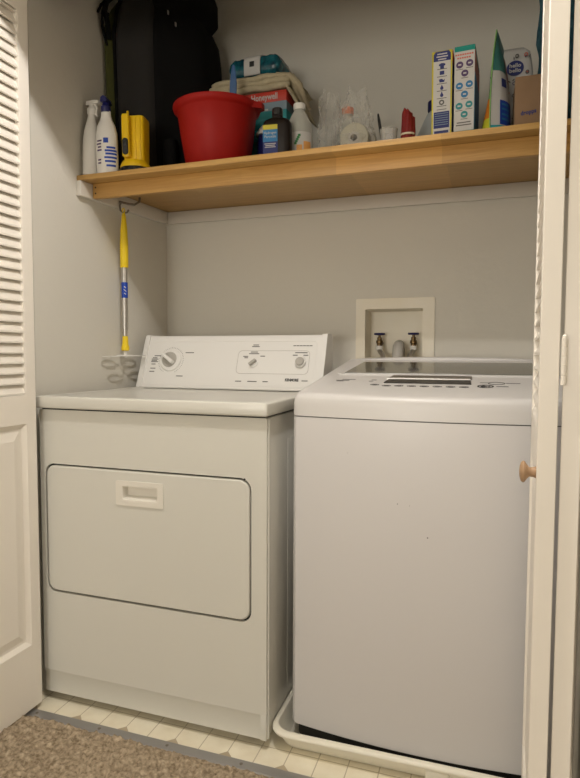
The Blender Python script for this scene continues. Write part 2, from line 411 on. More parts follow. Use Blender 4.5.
b.tube([(dx1 + .0005, dyf + .012, .03), (dx1 + .0005, dyf + .012, .90)], .0035, 8)
b.build('cabinet', DRY, t, world=True, sharp=30)
b = MB()
o = rrect(-1.2495, -.5855, .3535, .7375, .028)
def inset(loop, cx, cz, d, w, h): return [(cx + (a - cx) * (1 - d / w), cz + (c - cz) * (1 - d / h)) for a, c in loop]
def drg(d, y): return [(a, y, c) for a, c in inset(o, -.9175, .5455, d, .333, .193)]
b.loft([drg(.0, dyf + .024), drg(0, dyf + .004), drg(.0012, dyf + .0005), drg(.004, dyf - .0015)], cap0=True, cap1=False)
hx0, hx1, hz0, hz1 = -.983, -.862, .651, .697
inner = drg(.004, dyf - .0015)
b2 = [(p[0], p[2]) for p in inner]
b.plate(b2, [rrect(hx0, hx1, hz0, hz1, .003, 2)], lambda a, c: (a, dyf - .0015, c), lambda a, c: (a, dyf + .001, c))
dr = b.build('door', DRY, t, world=True, sharp=25)
b = MB()   # recessed pull
fr_o, fr_i = rrect(-1.001, -.846, .638, .709, .005, 3), rrect(hx0, hx1, hz0, hz1, .003, 3)
b.plate(fr_o, [fr_i], lambda a, c: (a, dyf - .0045, c), lambda a, c: (a, dyf - .001, c))
def hr(d, y, dz=0): return [(a, y, c) for a, c in rrect(hx0 + d, hx1 - d, hz0 + d + dz, hz1 - d, .003, 3)]
b.loft([hr(0, dyf - .0045), hr(.004, dyf - .004), hr(.009, dyf + .018, .004)], cap0=False)
h = b.build('handle', CREAMH, dr, world=True, sharp=20); h['label'] = 'white recessed pull handle'
b = MB()
b.lathe([(.003, 0), (.003, .001)], n=8, X=Matrix.Translation((-.600, dyf - .0002, .7395)) @ Matrix.Rotation(R(90), 4, 'X'))
b.build('bumper', BLKP, dr, world=True)
b = MB(); b.plate(rrect(-1.262, -.573, .341, .750, .035), [rrect(-1.235, -.60, .368, .723, .02)], lambda a, c: (a, dyf + .010, c), lambda a, c: (a, dyf + .026, c)); b.X = None
b.build('door_gap_shade', GAP, t, world=True)  # black plate behind the door gap, stands in for deep shade
b = MB()   # top panel with a shallow dish
tb = bmesh.new(); bmesh.ops.create_cube(tb, size=1)
for v in tb.verts: v.co = Vector((-.9015 + v.co.x * .743, 1.722 + v.co.y * .676, .928 + v.co.z * .036))
bmesh.ops.bevel(tb, geom=list(tb.edges), offset=.0055, segments=3, profile=.5, affect='EDGES')
topf = max(tb.faces, key=lambda f: (f.calc_center_median().z, f.calc_area()))
bmesh.ops.inset_region(tb, faces=[topf], thickness=.030)
bmesh.ops.inset_region(tb, faces=[topf], thickness=.010, depth=-.005)
b._merge(tb, 0); b.build('top_panel', DRY, t, world=True, sharp=50)
b = MB(); b.box(dx0 + .008, dx1 - .008, dyf + .004, dyb - .01, .9045, .9105); b.build('seam', GAP, t, world=True)
# console
fy0, fz0, fy1, fz1 = 1.915, .944, 1.990, 1.142
CX = Vector((1, 0, 0)); CZ = Vector((0, fy1 - .004 - fy0, fz1 - fz0 - .014)).normalized(); CN = CX.cross(CZ)   # CN looks out to the front
def con(x, z, off=0.):   # matrix of a print or knob on the console face, at x and height z
    k = (z - fz0 - .004) / (fz1 - fz0 - .014)
    p = Vector((x, fy0 + (fy1 - .004 - fy0) * k, z)) + CN * off
    return Matrix(((1, CZ.x, CN.x, p.x), (0, CZ.y, CN.y, p.y), (0, CZ.z, CN.z, p.z), (0, 0, 0, 1)))
prof = [(fy0 + .002, fz0), (fy0, fz0 + .004), (fy1 - .004, fz1 - .010), (fy1, fz1 - .003), (fy1 + .006, fz1 + .001), (2.05, fz1 + .002), (2.058, fz1 - .006), (2.058, fz0)]
b = MB(); b.prism(prof, lambda y, z: (dx0 + .004, y, z), lambda y, z: (dx1 - .0, y, z))
def big(d): return [(y - d if y < 2.03 else y, z + (d if z > 1.1 else 0)) for y, z in prof]
for xa, xb in ((dx0, dx0 + .020), (dx1 - .014, dx1 + .006)):
    b.prism(big(.004), lambda y, z: (xa, y, z), lambda y, z: (xb, y, z))
cs = b.build('console', DRYC, t, world=True, sharp=30)
b = MB()   # raised outline around the fascia
def face_loop(loop, r, m=0):
    pts = [con(0, fz0, .0) @ Vector((0, 0, 0)) for _ in ()]
    for a, c in loop: pts.append(con(a, c, .0002).to_translation())
    b.tube(pts, r, 6, m, closed=True)
face_loop(rrect(-1.244, -.566, .958, 1.120, .012, 4), .0009)
b.build('fascia_rib', DRYC, cs, world=True)
b = MB(); face_loop(rrect(-.865, -.590, 1.003, 1.086, .014, 4), .0007)
b.build('outline', KNOBG, cs, world=True)
b = MB()
def dash(x, z, w, hgt=.0035, m=0): b.box(-w / 2, w / 2, -hgt / 2, hgt / 2, 0, .0004, m=m, X=con(x, z, .0003))
cxd, czd = -1.143, 1.048
for i in range(40):
    a = R(-150 + i * 7.7); rr = .052
    b.box(-.0006, .0006, rr - .002, rr + .002, 0, .0004, X=con(cxd, czd, .0003) @ Matrix.Rotation(a, 4, 'Z'))
b.build('dial_scale', GREY, cs, world=True)
for grp in (((-1.205, 1.066, .028), (-1.215, 1.058, .020), (-1.214, 1.053, .030), (-1.216, 1.048, .024), (-1.214, 1.043, .030), (-1.217, 1.034, .018), (-1.216, 1.018, .022), (-1.218, 1.006, .022)),
            ((-1.068, 1.078, .036),), ((-1.095, .990, .028),),
            ((-.800, 1.107, .022), (-.800, 1.101, .030), (-.803, 1.081, .028), (-.803, 1.075, .040), (-.835, 1.065, .020), (-.768, 1.066, .018), (-.832, 1.060, .014)),
            ((-.622, 1.079, .046), (-.644, 1.070, .018), (-.604, 1.070, .018)), ((-.850, .975, .024), (-.796, .975, .036), (-.745, .975, .020)), ((-.598, .980, .022),),
            tuple((-.650 + .0122 * k, 1.104, .0104) for k in range(6))):
    b = MB()
    for x, z, w in grp: dash(x, z, w, .0032)
    b.build('lettering', GREY, cs, world=True)
b = MB(); b.text('KENMORE', .014, con(-.646, .982, .0003), 0, bold=.0006, width=.050); b.build('brand_lettering', BLK, cs, world=True)
b = MB(); K = con(cxd, czd, .0)
b.lathe([(.044, 0), (.044, .003), (.041, .006), (.034, .007)], n=40, X=K); dial = b.build('timer_dial', DRYC, cs, world=True)
b = MB(); K2 = con(cxd - .004, czd + .002, .006)
b.lathe([(.031, 0), (.030, .003), (.026, .004)], n=32, X=K2)
b.build('dial_skirt', KNOBG, dial, world=True)
b = MB(); b.box(-.030, .030, -.007, .007, .003, .024, bev=.003, X=K2 @ Matrix.Rotation(R(-35), 4, 'Z')); b.build('dial_grip', DRYC, dial, world=True)
b = MB(); K = con(-.800, 1.040, 0); b.lathe([(.0165, 0), (.0165, .004), (.012, .006)], n=28, X=K); b.build('selector_skirt', DRYC, cs, world=True)
b = MB(); b.box(-.0155, .0155, -.0055, .0055, .004, .020, bev=.003, X=K @ Matrix.Rotation(R(40), 4, 'Z')); b.build('selector_knob', KNOBG, cs, world=True)
b = MB(); K = con(-.620, 1.044, 0); b.lathe([(.020, 0), (.020, .010), (.018, .012)], n=28, X=K); ps = b.build('start_button_collar', DRYC, cs, world=True)
b = MB(); b.lathe([(.0155, .010), (.0155, .016), (.013, .018)], n=28, X=K); b.build('start_button', KNOBG, ps, world=True)
for x in (dx0 + .06, dx1 - .06):
    for y in (dyf + .06, dyb - .06):
        b = MB(); b.lathe([(.018, 0.0003), (.018, .012), (.008, .014), (.008, .03)], (x, y, 0), 14); b.build('leg', BLKP, t, world=True)

# ------------------------------------------------------------------ drain pan
t_o = (-.13, 1.775, 0)
def pring(d, z, r=.055, x0=-.5365, x1=.205, y0=1.399, y1=2.165):
    return [(a, c + .012 * (a - x0) * (1 - (c - y0) / (y1 - y0)), z) for a, c in rrect(x0 + d, x1 - d, y0 + d, y1 - d, max(.01, r - d * .6), 7)]
b = MB(); b.loft([pring(.040, .0006), pring(.030, .010), pring(.014, .040), pring(.010, .046), pring(.002, .048), pring(0, .052), pring(.002, .058), pring(.008, .061), pring(.016, .060), pring(.019, .052), pring(.030, .012), pring(.036, .0045)], cap0=True, cap1=True)
# stiffening ribs moulded in the front lip
for x in (-.09, .0): b.box(x - .03, x + .03, 1.415, 1.448, .004, .040, bev=.006)
tag(b.build('drain_pan', PAN, origin=t_o, sharp=50), 'shallow cream plastic drain pan on the floor under the washer', 'pan')

# ------------------------------------------------------------------ washer
wxc, hw, wyb = -.1375, .3495, 2.12
t = thing('washing_machine', 'grey white top loading washing machine with a dark glass lid standing in the pan', 'washer', (wxc, 1.78, .005))
def plan(d=0., n=28):
    pts = []; w = hw - d; r = .016
    def yf(x): u = (x / hw); return 1.432 + .028 * u * u + d
    for i in range(n + 1):      # bowed front, left to right
        x = -w + r * .7 + (2 * w - r * 1.4) * i / n; pts.append((x, yf(x)))
    yr = yf(w)
    L = [(-w, yr + r), (-w + r * .10, yr + r * .55), (-w + r * .32, yr + r * .22)]
    Rr = [(w - r * .32, yr + r * .22), (w - r * .10, yr + r * .55), (w, yr + r)]
    back = [(w, wyb - r - d), (w - r * .3, wyb - r * .3 - d), (w - r, wyb - d), (-w + r, wyb - d), (-w + r * .3, wyb - r * .3 - d), (-w, wyb - r - d)]
    return [(wxc + x, y) for x, y in L + pts + Rr + back]
b = MB(); b.loft([[(x, y, z) for x, y in plan(d)] for d, z in ((.008, .056), (.002, .058), (0, .064), (0, .9065))])
body = b.build('cabinet', WASH, t, world=True, sharp=30)
for x, z, r in ((-.125, .622, .0017), (-.20, .700, .0014), (-.17, .698, .0009), (-.33, .82, .0008)):
    y = 1.432 + .028 * ((x - wxc) / hw) ** 2 - .0003
    b = MB(); b.lathe([(r, 0), (r, .0004)], n=8, X=Matrix.Translation((x, y, z)) @ Matrix.Rotation(R(90), 4, 'X')); b.build('chip', GREY, body, world=True)
b = MB(); b.loft([[(x, y, z) for x, y in plan(.014)] for z in (.022, .060)]); b.build('void_shade', GAP, t, world=True)  # black box under the cabinet, paints the shade of the void there
b = MB(); b.loft([[(x, y, z) for x, y in plan(.003)] for z in (.904, .911)]); b.build('seam', GREY, t, world=True)
S0, S1, YA, YC = .969, 1.056, 1.45, 2.08
def ztop(y): return S0 + (S1 - S0) * (y - YA) / (YC - YA)
b = MB(); rings = []
for d, hh in ((0, 0), (.0005, .5), (.002, .74), (.005, .88), (.010, .96), (.017, .99), (.026, 1.0)):
    rings.append([(x, y, .9095 + hh * (ztop(y) - .9095)) for x, y in plan(d)])
b.loft(rings); top = b.build('top_cover', WASHP, t, world=True, sharp=40)
def wt(x, y, off=0.):
    s = math.atan((S1 - S0) / (YC - YA))
    return Matrix.Translation((x, y, ztop(y))) @ Matrix.Rotation(s, 4, 'X') @ Matrix.Translation((0, 0, off))
def quad(bb, pts, h0, h1, m=0, inr=.0):
    bb.loft([[(x, y, ztop(y) + h0) for x, y in pts], [(x, y, ztop(y) + h1) for x, y in pts]], m)
b = MB(); quad(b, rrect(-.438, .178, 1.748, 2.045, .02, 4), -.002, .0035); 
ar = []   # arched rear rim of the top
for i in range(25):
    u = -1 + 2 * i / 24; x = wxc + u * .318; hh = .0115 * (1 - u * u) ** .7 if abs(u) < 1 else 0
    ar.append([(x, 2.046, ztop(2.046) - .004), (x, 2.050, ztop(2.05) + .001 + hh * .8), (x, 2.060, ztop(2.06) + .0015 + hh), (x, 2.085, ztop(2.085) + .0005 + hh * .8), (x, 2.098, ztop(2.095) - .004)])
b.loft(ar); lid = b.build('lid', WASHP, t, world=True, sharp=30)
b = MB(); quad(b, [(-.415, 1.762), (.150, 1.762), (.140, 1.988), (-.400, 1.988)], .003, .0048); g = b.build('lid_glass', GLASS, lid, world=True); g['label'] = 'dark glass pane'
b = MB(); quad(b, [(-.265, 1.697), (-.034, 1.697), (-.036, 1.742), (-.260, 1.742)], 0, .0025, 1); quad(b, [(-.271, 1.682), (-.038, 1.682), (-.040, 1.695), (-.268, 1.695)], 0, .0035, 2)
quad(b, [(-.270, 1.622), (-.034, 1.622), (-.037, 1.677), (-.264, 1.677)], 0, .0022, 0); b.build('display', [DISP, DISP2, SILV], top, world=True)
for i in range(8):
    x = -.290 + i * .034
    b = MB(); b.plate(circ(0, 0, .0125, 20, .0085), [circ(0, 0, .0110, 20, .0065)], lambda a, c: (a, c, 0), lambda a, c: (a, c, .0008), X=wt(x, 1.583 + (.010 if i == 0 else 0), .0002)); b.box(-.006, .006, -.0015, .0015, 0, .0006, X=wt(x, 1.583 + (.01 if i == 0 else 0), .0002)); b.build('button', GREY, top, world=True)
b = MB()
b.plate(circ(0, 0, .021, 28, .021), [circ(0, 0, .0170, 28, .0160)], lambda a, c: (a, c, 0), lambda a, c: (a, c, .0006), X=wt(.002, 1.600, .0003))
b.plate(circ(0, 0, .022, 28, .018), [circ(0, 0, .0200, 28, .0150)], lambda a, c: (a, c, 0), lambda a, c: (a, c, .0006), X=wt(.030, 1.645, .0003))
b.text('6', .030, wt(-.004, 1.600, .0003), 0, bold=.0006); b.text('DD', .016, wt(.0075, 1.600, .0003), 0, bold=.0003, width=.014)
b.build('logo', BLK, top, world=True)
for grp in (((.044, 1.600, .030), (.072, 1.648, .036), (.0, 1.650, .024)), ((-.395, 1.652, .040), (-.380, 1.668, .040), (-.40, 1.640, .02)), ((-.310, 1.645, .012), (-.305, 1.665, .014))):
    b = MB()
    for x, y, w in grp: b.box(-w / 2, w / 2, -.003, .003, 0, .0005, X=wt(x, y, .0003))
    b.build('lettering', GREY, top, world=True)
for x in (wxc - .26, wxc + .26):
    for y in (1.52, 2.02):
        b = MB(); b.lathe([(.022, .0), (.022, .012), (.01, .014), (.01, .03)], (x, y, .005), 14); b.build('leg', BLKP, t, world=True)

# ------------------------------------------------------------------ washer outlet box in the back wall
t = thing('washer_outlet_box', 'cream recessed plumbing box with two valves in the back wall', 'plumbing box', (-.3325, YB, 1.05))
b = MB(); b.plate(rrect(-.477, -.181, 1.020, 1.287, .004, 2), [rrect(bx[0] + .002, bx[1] - .002, bx[2] + .002, bx[3] - .002, .003, 2)], lambda a, c: (a, YB - .007, c), lambda a, c: (a, YB - .0005, c))
def br(d, y): return [(a, y, c) for a, c in rrect(bx[0] + .002 + d, bx[1] - .002 - d, bx[2] + .002 + d, bx[3] - .002 - d, .003, 2)]
b.loft([br(0, YB - .007), br(.002, YB + .03), br(.004, YB + .09)], cap0=False)
b.build('box', BOXPL, t, world=True, sharp=30)
for x in (-.392, -.262):
    b = MB(); b.lathe([(.010, 0), (.010, .010), (.013, .012), (.013, .022), (.009, .024), (.009, .034), (.005, .036), (.005, .045)], (x, YB + .035, 1.106), 16)
    b.tube([(x, YB + .04, 1.118), (x, YB + .085, 1.118)], .008, 10); v = b.build('valve', BRASS, t, world=True)
    b = MB(); b.lathe([(.004, 0), (.020, .002), (.021, .006), (.018, .009), (.004, .010)], (x, YB + .035, 1.148), 18); b.box(x - .021, x + .021, YB + .031, YB + .039, 1.150, 1.158, bev=.002); b.build('valve_handle', NAVY, v, world=True)
    b = MB(); b.lathe([(.0125, 0), (.014, .002), (.014, .014), (.0125, .016)], (x, YB + .035, 1.092), 8); b.build('hose_nut', WHT, v, world=True)
    s = 1 if x < -.3 else -.35
    b = MB(); b.tube([(x, YB + .034, 1.100), (x + .003 * s, YB + .028, 1.088), (x + .018 * s, YB + .000, 1.074), (x + .028 * s, YB - .026, 1.056), (x + .034 * s, YB - .038, 1.010), (x + .034 * s, YB - .042, .90), (x + .03 * s, YB - .04, .7)], .0095, 12)
    tag(b.build('supply_hose', STEEL, origin=(x, YB - .02, .7)), 'braided steel supply hose from the %s valve of the outlet box' % ('left' if x < -.3 else 'right'), 'hose', 'washer supply hoses')
b = MB(); b.tube([(-.315, YB + .045, 1.062), (-.315, YB + .040, 1.092), (-.314, YB + .018, 1.110), (-.313, YB - .008, 1.104), (-.311, YB - .032, 1.078), (-.311, YB - .040, 1.02), (-.311, YB - .045, .75)], .0205, 18)
for z in (1.055, 1.04, 1.025): b.lathe([(.0215, 0), (.0228, .003), (.0215, .006)], (-.311, YB - .040, z), 16)
tag(b.build('drain_hose', PIPE, origin=(-.311, YB - .04, .75)), 'grey corrugated drain hose curving out of the wall box', 'hose')

# ------------------------------------------------------------------ pole duster and hook on the left wall
t = thing('utility_hook', 'dark metal hook screwed under the left end of the shelf', 'hook', (-1.278, 1.85, 1.62))
b = MB(); b.tube([(-1.290, 1.845, 1.632), (-1.275, 1.848, 1.628), (-1.262, 1.862, 1.626), (-1.252, 1.885, 1.628), (-1.247, 1.91, 1.645), (-1.247, 1.912, 1.6605)], .0042, 8)
b.tube([(-1.284, 1.846, 1.632), (-1.289, 1.846, 1.618), (-1.286, 1.846, 1.600), (-1.277, 1.850, 1.592), (-1.266, 1.857, 1.594), (-1.262, 1.862, 1.604)], .0036, 8)
b.build('wire', DKMET, t, world=True)
px_, py_ = -1.270, 1.842
t = thing('pole_duster', 'yellow handled metal pole duster hanging on the left wall above the dryer', 'duster', (px_, py_, 1.06))
b = MB(); b.lathe([(.004, 1.590), (.0075, 1.580), (.0125, 1.53), (.0150, 1.48), (.0150, 1.43), (.0148, 1.392), (.0135, 1.390)][::-1], (px_, py_, 0), 18)
b.tube([(px_, py_ - .006, 1.592), (px_, py_ - .007, 1.602), (px_, py_, 1.607), (px_, py_ + .007, 1.602), (px_, py_ + .006, 1.592)], .002, 6); hd = b.build('handle', YEL2, t, world=True)
b = MB(); b.lathe([(.0112, 1.165), (.0112, 1.392)], (px_, py_, 0), 16); b.lathe([(.0095, 1.12), (.0095, 1.168)], (px_, py_, 0), 16)
for z in (1.150, 1.163, 1.176, 1.189): b.lathe([(.0110, z), (.0120, z + .001), (.0120, z + .002), (.0110, z + .003)], (px_, py_, 0), 16)
pl = b.build('pole', STEEL, t, world=True)
b = MB(); b.lathe([(.0114, 1.279), (.0117, 1.280), (.0117, 1.334), (.0114, 1.336)], (px_, py_, 0), 18); b.build('label', BLUE, pl, world=True)
b = MB()
for a, c in ((1.318, .009), (1.306, .011), (1.294, .008)): b.box(-.0012, .0012, -c / 2, c / 2, 0, .0004, X=Matrix.Translation((px_ + .0078, py_ - .0092, a)) @ Matrix.Rotation(R(38), 4, 'Z') @ Matrix.Rotation(R(90), 4, 'X') @ Matrix.Rotation(R(50), 4, 'Z'))
b.build('label_print', WHT, pl, world=True)
b = MB(); b.lathe([(.012, 1.084), (.0150, 1.087), (.0150, 1.098), (.0115, 1.108), (.0100, 1.136), (.0090, 1.141)], (px_, py_, 0), 16); b.build('ferrule', YEL2, t, world=True)
b = MB()
cy, cx0 = py_ - .004, px_
for sy in (-1, 1):
    for ox in (-.018, .018):
        c0 = cy + sy * .063; zz = lambda q: 1.066 + .05 * (q - cy)
        b.plate(circ(cx0 + ox, c0, .0135, 24, .043), [circ(cx0 + ox, c0, .0060, 24, .034)], lambda a, c: (a, c, 1.0665 + .02 * (c - cy)), lambda a, c: (a, c, 1.0645 + .02 * (c - cy)))
        b.tube([(cx0, cy, 1.067), (cx0 + ox * .7, cy + sy * .012, 1.0665), (cx0 + ox, cy + sy * .025, 1.066)], .0032, 6)
b.lathe([(.006, 1.060), (.0065, 1.066), (.005, 1.084)], (cx0, py_, 0), 12)
b.build('head', DUSTW, t, world=True)

# ------------------------------------------------------------------ things on the shelf
def item(name, label, cat, x, y, rz=0, group=None, lift=.0004):
    return thing(name, label, cat, (x, y, shelf_z(y) + lift), (TH, 0, R(rz)), group)
def mark(b, x, z, w, h, y, m=0, rot=0):
    b.box(-w / 2, w / 2, 0, .0005, -h / 2, h / 2, m=m, X=Matrix.Translation((x, y - .0005, z)) @ Matrix.Rotation(R(rot), 4, 'Y'))
def disc(b, x, z, r, y, m=0, rz=None, n=20): b.prism(circ(x, z, r, n, rz), lambda a, c: (a, y, c), lambda a, c: (a, y - .0006, c), m)
FT = Matrix.Rotation(R(90), 4, 'X')
def ftext(b, s, size, x, y, z, m=0, bold=0., width=None, rot=0): b.text(s, size, Matrix.Translation((x, y, z)) @ Matrix.Rotation(R(-rot), 4, 'Y') @ FT, m, bold, width=width)

def spray_head(b, z, m=0, nozzle=-1):
    b.lathe([(.015, 0), (.016, .003), (.016, .018), (.012, .022), (.010, .032)], (0, 0, z), 18, m=m)
    b.loft([[(x * .011, nozzle * -.018 + yy * .0, z + .030 + k) for x, k in ((-1, 0), (1, 0), (.9, .014), (0, .020), (-.9, .014))] for yy in (0,)] +
           [[(x * .010, nozzle * .020, z + .032 + k) for x, k in ((-1, 0), (1, 0), (.8, .012), (0, .015), (-.8, .012))]] +
           [[(x * .007, nozzle * .034, z + .033 + k) for x, k in ((-1, 0), (1, 0), (.8, .008), (0, .010), (-.8, .008))]], m)
    b.tube([(0, nozzle * .014, z + .034), (0, nozzle * .022, z + .018), (0, nozzle * .020, z + .000), (0, nozzle * .024, z - .008)], [.005, .004, .004, .0035], 8, m=m)
# the two spray bottles at the left end
t = item('spray_bottle', 'plain white spray bottle against the left wall at the end of the shelf', 'bottle', -1.281, 1.674, 80)
b = MB(); b.lathe([(.026, 0), (.030, .004), (.031, .06), (.031, .12), (.027, .15), (.020, .175), (.0145, .195), (.0145, .205)], n=24, sx=1.0, sy=.80); b.build('bottle_body', WHT, t)
b = MB(); spray_head(b, .205); b.build('trigger_head', WHT, t)
t = item('spray_bottle', 'white spray bottle with navy blue trigger head and blue printed label', 'bottle', -1.2165, 1.678, 10)
b = MB(); b.lathe([(.032, 0), (.0365, .004), (.037, .05), (.037, .115), (.0355, .135), (.031, .158), (.021, .178), (.0165, .195), (.0165, .207)], n=28, sy=.72); bb = b.build('bottle_body', WHT, t)
b = MB(); spray_head(b, .204, 0, 1); h = b.build('trigger_head', NAVY, t); h['label'] = 'navy blue trigger head'
b = MB()
def curved(b, x0, x1, z0, z1, rx, ry, m=0, n=8, e=.0004):
    A = [math.asin(max(-1, min(1, x / rx))) for x in (x0, x1)]
    ins, out = [], []
    for i in range(n + 1):
        a = A[0] + (A[1] - A[0]) * i / n
        ins.append((rx * math.sin(a), -ry * math.cos(a))); out.append(((rx + e) * math.sin(a), -(ry + e) * math.cos(a)))
    b.loft([[(x, y, z) for x, y in out + ins[::-1]] for z in (z0, z1)], m)
curved(b, .000, .016, .100, .116, .037, .0267, 0)
for z, x0, x1 in ((.082, .010, .034), (.072, .004, .036), (.062, .006, .036), (.050, .002, .036), (.038, .004, .034), (.024, .008, .034)): curved(b, x0, x1, z, z + .0065, .037, .0267, 0)
for z, x0, x1 in ((.105, -.024, -.006), (.095, -.026, -.008), (.085, -.022, -.008), (.075, -.025, -.007), (.044, -.022, -.010), (.034, -.022, -.010)): curved(b, x0, x1, z, z + .005, .037, .0267, 1)
b.build('label_print', [BLUE, PLUM], bb)

# yellow lantern standing on its lens
t = item('lantern_flashlight', 'yellow lantern flashlight standing lens down beside the spray bottles', 'flashlight', -1.137, 1.722, 12)
t.scale = (1, 1, .965)
b = MB(); b.lathe([(.046, 0), (.051, .003), (.052, .020), (.049, .026)], n=36)
for i in range(20):
    a = 2 * math.pi * i / 20; b.box(-.003, .003, .050, .0545, .003, .021, bev=.001, X=Matrix.Rotation(a, 4, 'Z'))
h = b.build('lens_bezel', BLKP, t); h['label'] = 'black ribbed lens bezel'
b = MB(); b.lathe([(.0500, .0262), (.0505, .032), (.046, .042), (.041, .050)], n=32)
def rr3(x0, x1, y0, y1, z, r=.012): return [(a, c, z) for a, c in rrect(x0, x1, y0, y1, r, 4)]
b.loft([rr3(-.032, .038, -.026, .038, .045), rr3(-.033, .040, -.026, .040, .19, .010), rr3(-.031, .038, -.024, .038, .198, .010), rr3(-.028, .034, -.020, .034, .200, .008)])
for x in (.012, .028): b.box(x - .002, x + .002, -.0285, -.024, .05, .19, bev=.001)
body = b.build('housing', YEL, t)
b = MB(); b.X = Matrix.Translation((.012, .006, 0))
b.loft([rr3(-.040, -.014, -.054, -.040, .060, .006), rr3(-.040, -.014, -.054, -.040, .192, .006), rr3(-.038, -.016, -.052, -.038, .198, .006)])
b.box(-.038, -.016, -.048, -.024, .172, .194, bev=.003); b.box(-.038, -.016, -.050, -.024, .056, .078, bev=.004); b.lathe([(.004, 0), (.004, .010), (.003, .012)], (-.020, -.043, .197), 10)
hn = b.build('handle', YEL, t)
b = MB(); b.X = Matrix.Translation((.012, .006, 0)); b.loft([[(a, -.0538, c) for a, c in rrect(-.037, -.017, .062, .118, .009, 4)], [(a, -.0575, c) for a, c in rrect(-.036, -.018, .063, .117, .009, 4)]]); b.box(-.032, -.022, -.060, -.057, .092, .108, bev=.001)
b.build('switch', BLKP, hn)

# backpack leaning in the corner
t = item('hiking_backpack', 'large dark backpack with charcoal side panel standing in the left corner of the shelf', 'backpack', -1.12, 2.0)
def zl(pts, z): return [(x + 1.12, y - 2.0, z) for x, y in pts]
def smooth_loop(P, n=5):
    out = []; N = len(P)
    for i in range(N):
        p0, p1, p2, p3 = (Vector(P[(i + k - 1) % N]) for k in range(4))
        for j in range(n):
            s = j / n; out.append(tuple(.5 * ((2 * p1) + (p2 - p0) * s + (2 * p0 - 5 * p1 + 4 * p2 - p3) * s * s + (3 * p1 - p0 - 3 * p2 + p3) * s ** 3)))
    return out
def stack(P, levels, X=None):
    cx = sum(p[0] for p in P) / len(P); cy = sum(p[1] for p in P) / len(P); L = smooth_loop(P)
    return [zl([(cx + (x - cx) * kx + dx, cy + (y - cy) * ky + dy) for x, y in L], z) for z, kx, ky, dx, dy in levels]
main = [(-1.262, 1.815), (-1.20, 1.830), (-1.140, 1.868), (-1.12, 2.0), (-1.125, 2.14), (-1.19, 2.165), (-1.262, 2.15), (-1.268, 1.98)]
b = MB(); b.loft(stack(main, ((.0, .93, .95, 0, 0), (.012, 1, 1, 0, 0), (.30, 1.0, 1, 0, 0), (.52, .98, 1, 0, 0), (.61, .93, .98, .008, .01), (.68, .78, .92, .022, .02), (.74, .6, .8, .035, .03), (.77, .3, .5, .04, .03))))
b.build('main_compartment', GREYFAB, t, sharp=60)
b = MB(); bk = [(-1.300, 1.818), (-1.272, 1.812), (-1.262, 1.84), (-1.262, 2.12), (-1.300, 2.12)]
b.loft(stack(bk, ((.0, .9, .95, 0, 0), (.3, 1, 1, 0, 0), (.54, 1, 1, .0, .0), (.61, .9, .95, .012, .02), (.66, .6, .8, .025, .03)))); b.build('back_panel', OLIVE, t, sharp=60)
fp = [(-1.146, 1.868), (-1.08, 1.900), (-1.025, 1.945), (-1.000, 1.995), (-1.000, 2.08), (-1.01, 2.15), (-1.11, 2.17), (-1.135, 2.0)]
b = MB(); b.loft(stack(fp, ((.0, .90, .93, -.005, 0), (.015, .97, .98, -.003, 0), (.15, 1, 1, 0, 0), (.42, 1.0, 1, .0, 0), (.50, .97, 1, -.001, 0), (.57, .90, .98, -.004, 0), (.622, .70, .95, -.016, 0), (.640, .55, .9, -.02, 0))))
b.build('front_pocket', BLKFAB, t, sharp=60)
up = [(-1.150, 1.868), (-1.09, 1.895), (-1.03, 1.94), (-1.012, 2.0), (-1.012, 2.08), (-1.02, 2.14), (-1.11, 2.16), (-1.14, 2.0)]
b = MB(); b.loft(stack(up, ((.590, .6, .9, -.018, 0), (.622, .70, .98, -.010, 0), (.648, 1.0, 1, .002, 0), (.72, 1.0, 1, .002, 0), (.77, .9, .95, -.008, .005), (.80, .6, .8, -.02, .01)))); b.build('top_pocket', BLKFAB, t, sharp=60)
b = MB()
b.tube([p for p in [(-.140, -.192, .0), (-.141, -.194, .2), (-.141, -.194, .52), (-.130, -.184, .61), (-.105, -.165, .68), (-.06, -.140, .73)]], .006, 8); b.build('piping', BLKFAB, t)
for pts, r in (([(-.150, -.205, .58), (-.165, -.222, .585), (-.172, -.215, .54), (-.166, -.200, .48)], .005),
               ([(-.165, -.20, .62), (-.160, -.215, .59), (-.152, -.212, .55), (-.158, -.20, .50)], .009),
               ([(-.11, -.182, .640), (-.135, -.195, .645), (-.158, -.205, .625), (-.170, -.21, .58)], .010),
               ([(-.158, -.205, .63), (-.175, -.212, .615), (-.184, -.222, .585)], .004),
               ([(-.172, -.190, .02), (-.178, -.206, .10), (-.180, -.21, .20), (-.175, -.2, .27), (-.165, -.19, .30)], .008)):
    b = MB(); b.tube(pts, r, 8); b.build('strap', BLKFAB, t)
for x, y, z in ((.030, -.110, .600), (.052, -.098, .562)):
    b = MB(); b.box(x - .002, x + .002, y - .006, y + .002, z - .007, z + .007, bev=.001); b.build('zipper_pull', STEEL, t)
b = MB(); b.loft([[(a, c, z) for a, c in rrect(.005, .055, -.145, -.105, .015, 4)] for z in (.0, .16)] ); b.build('bottle_pocket', BLKFAB, t)

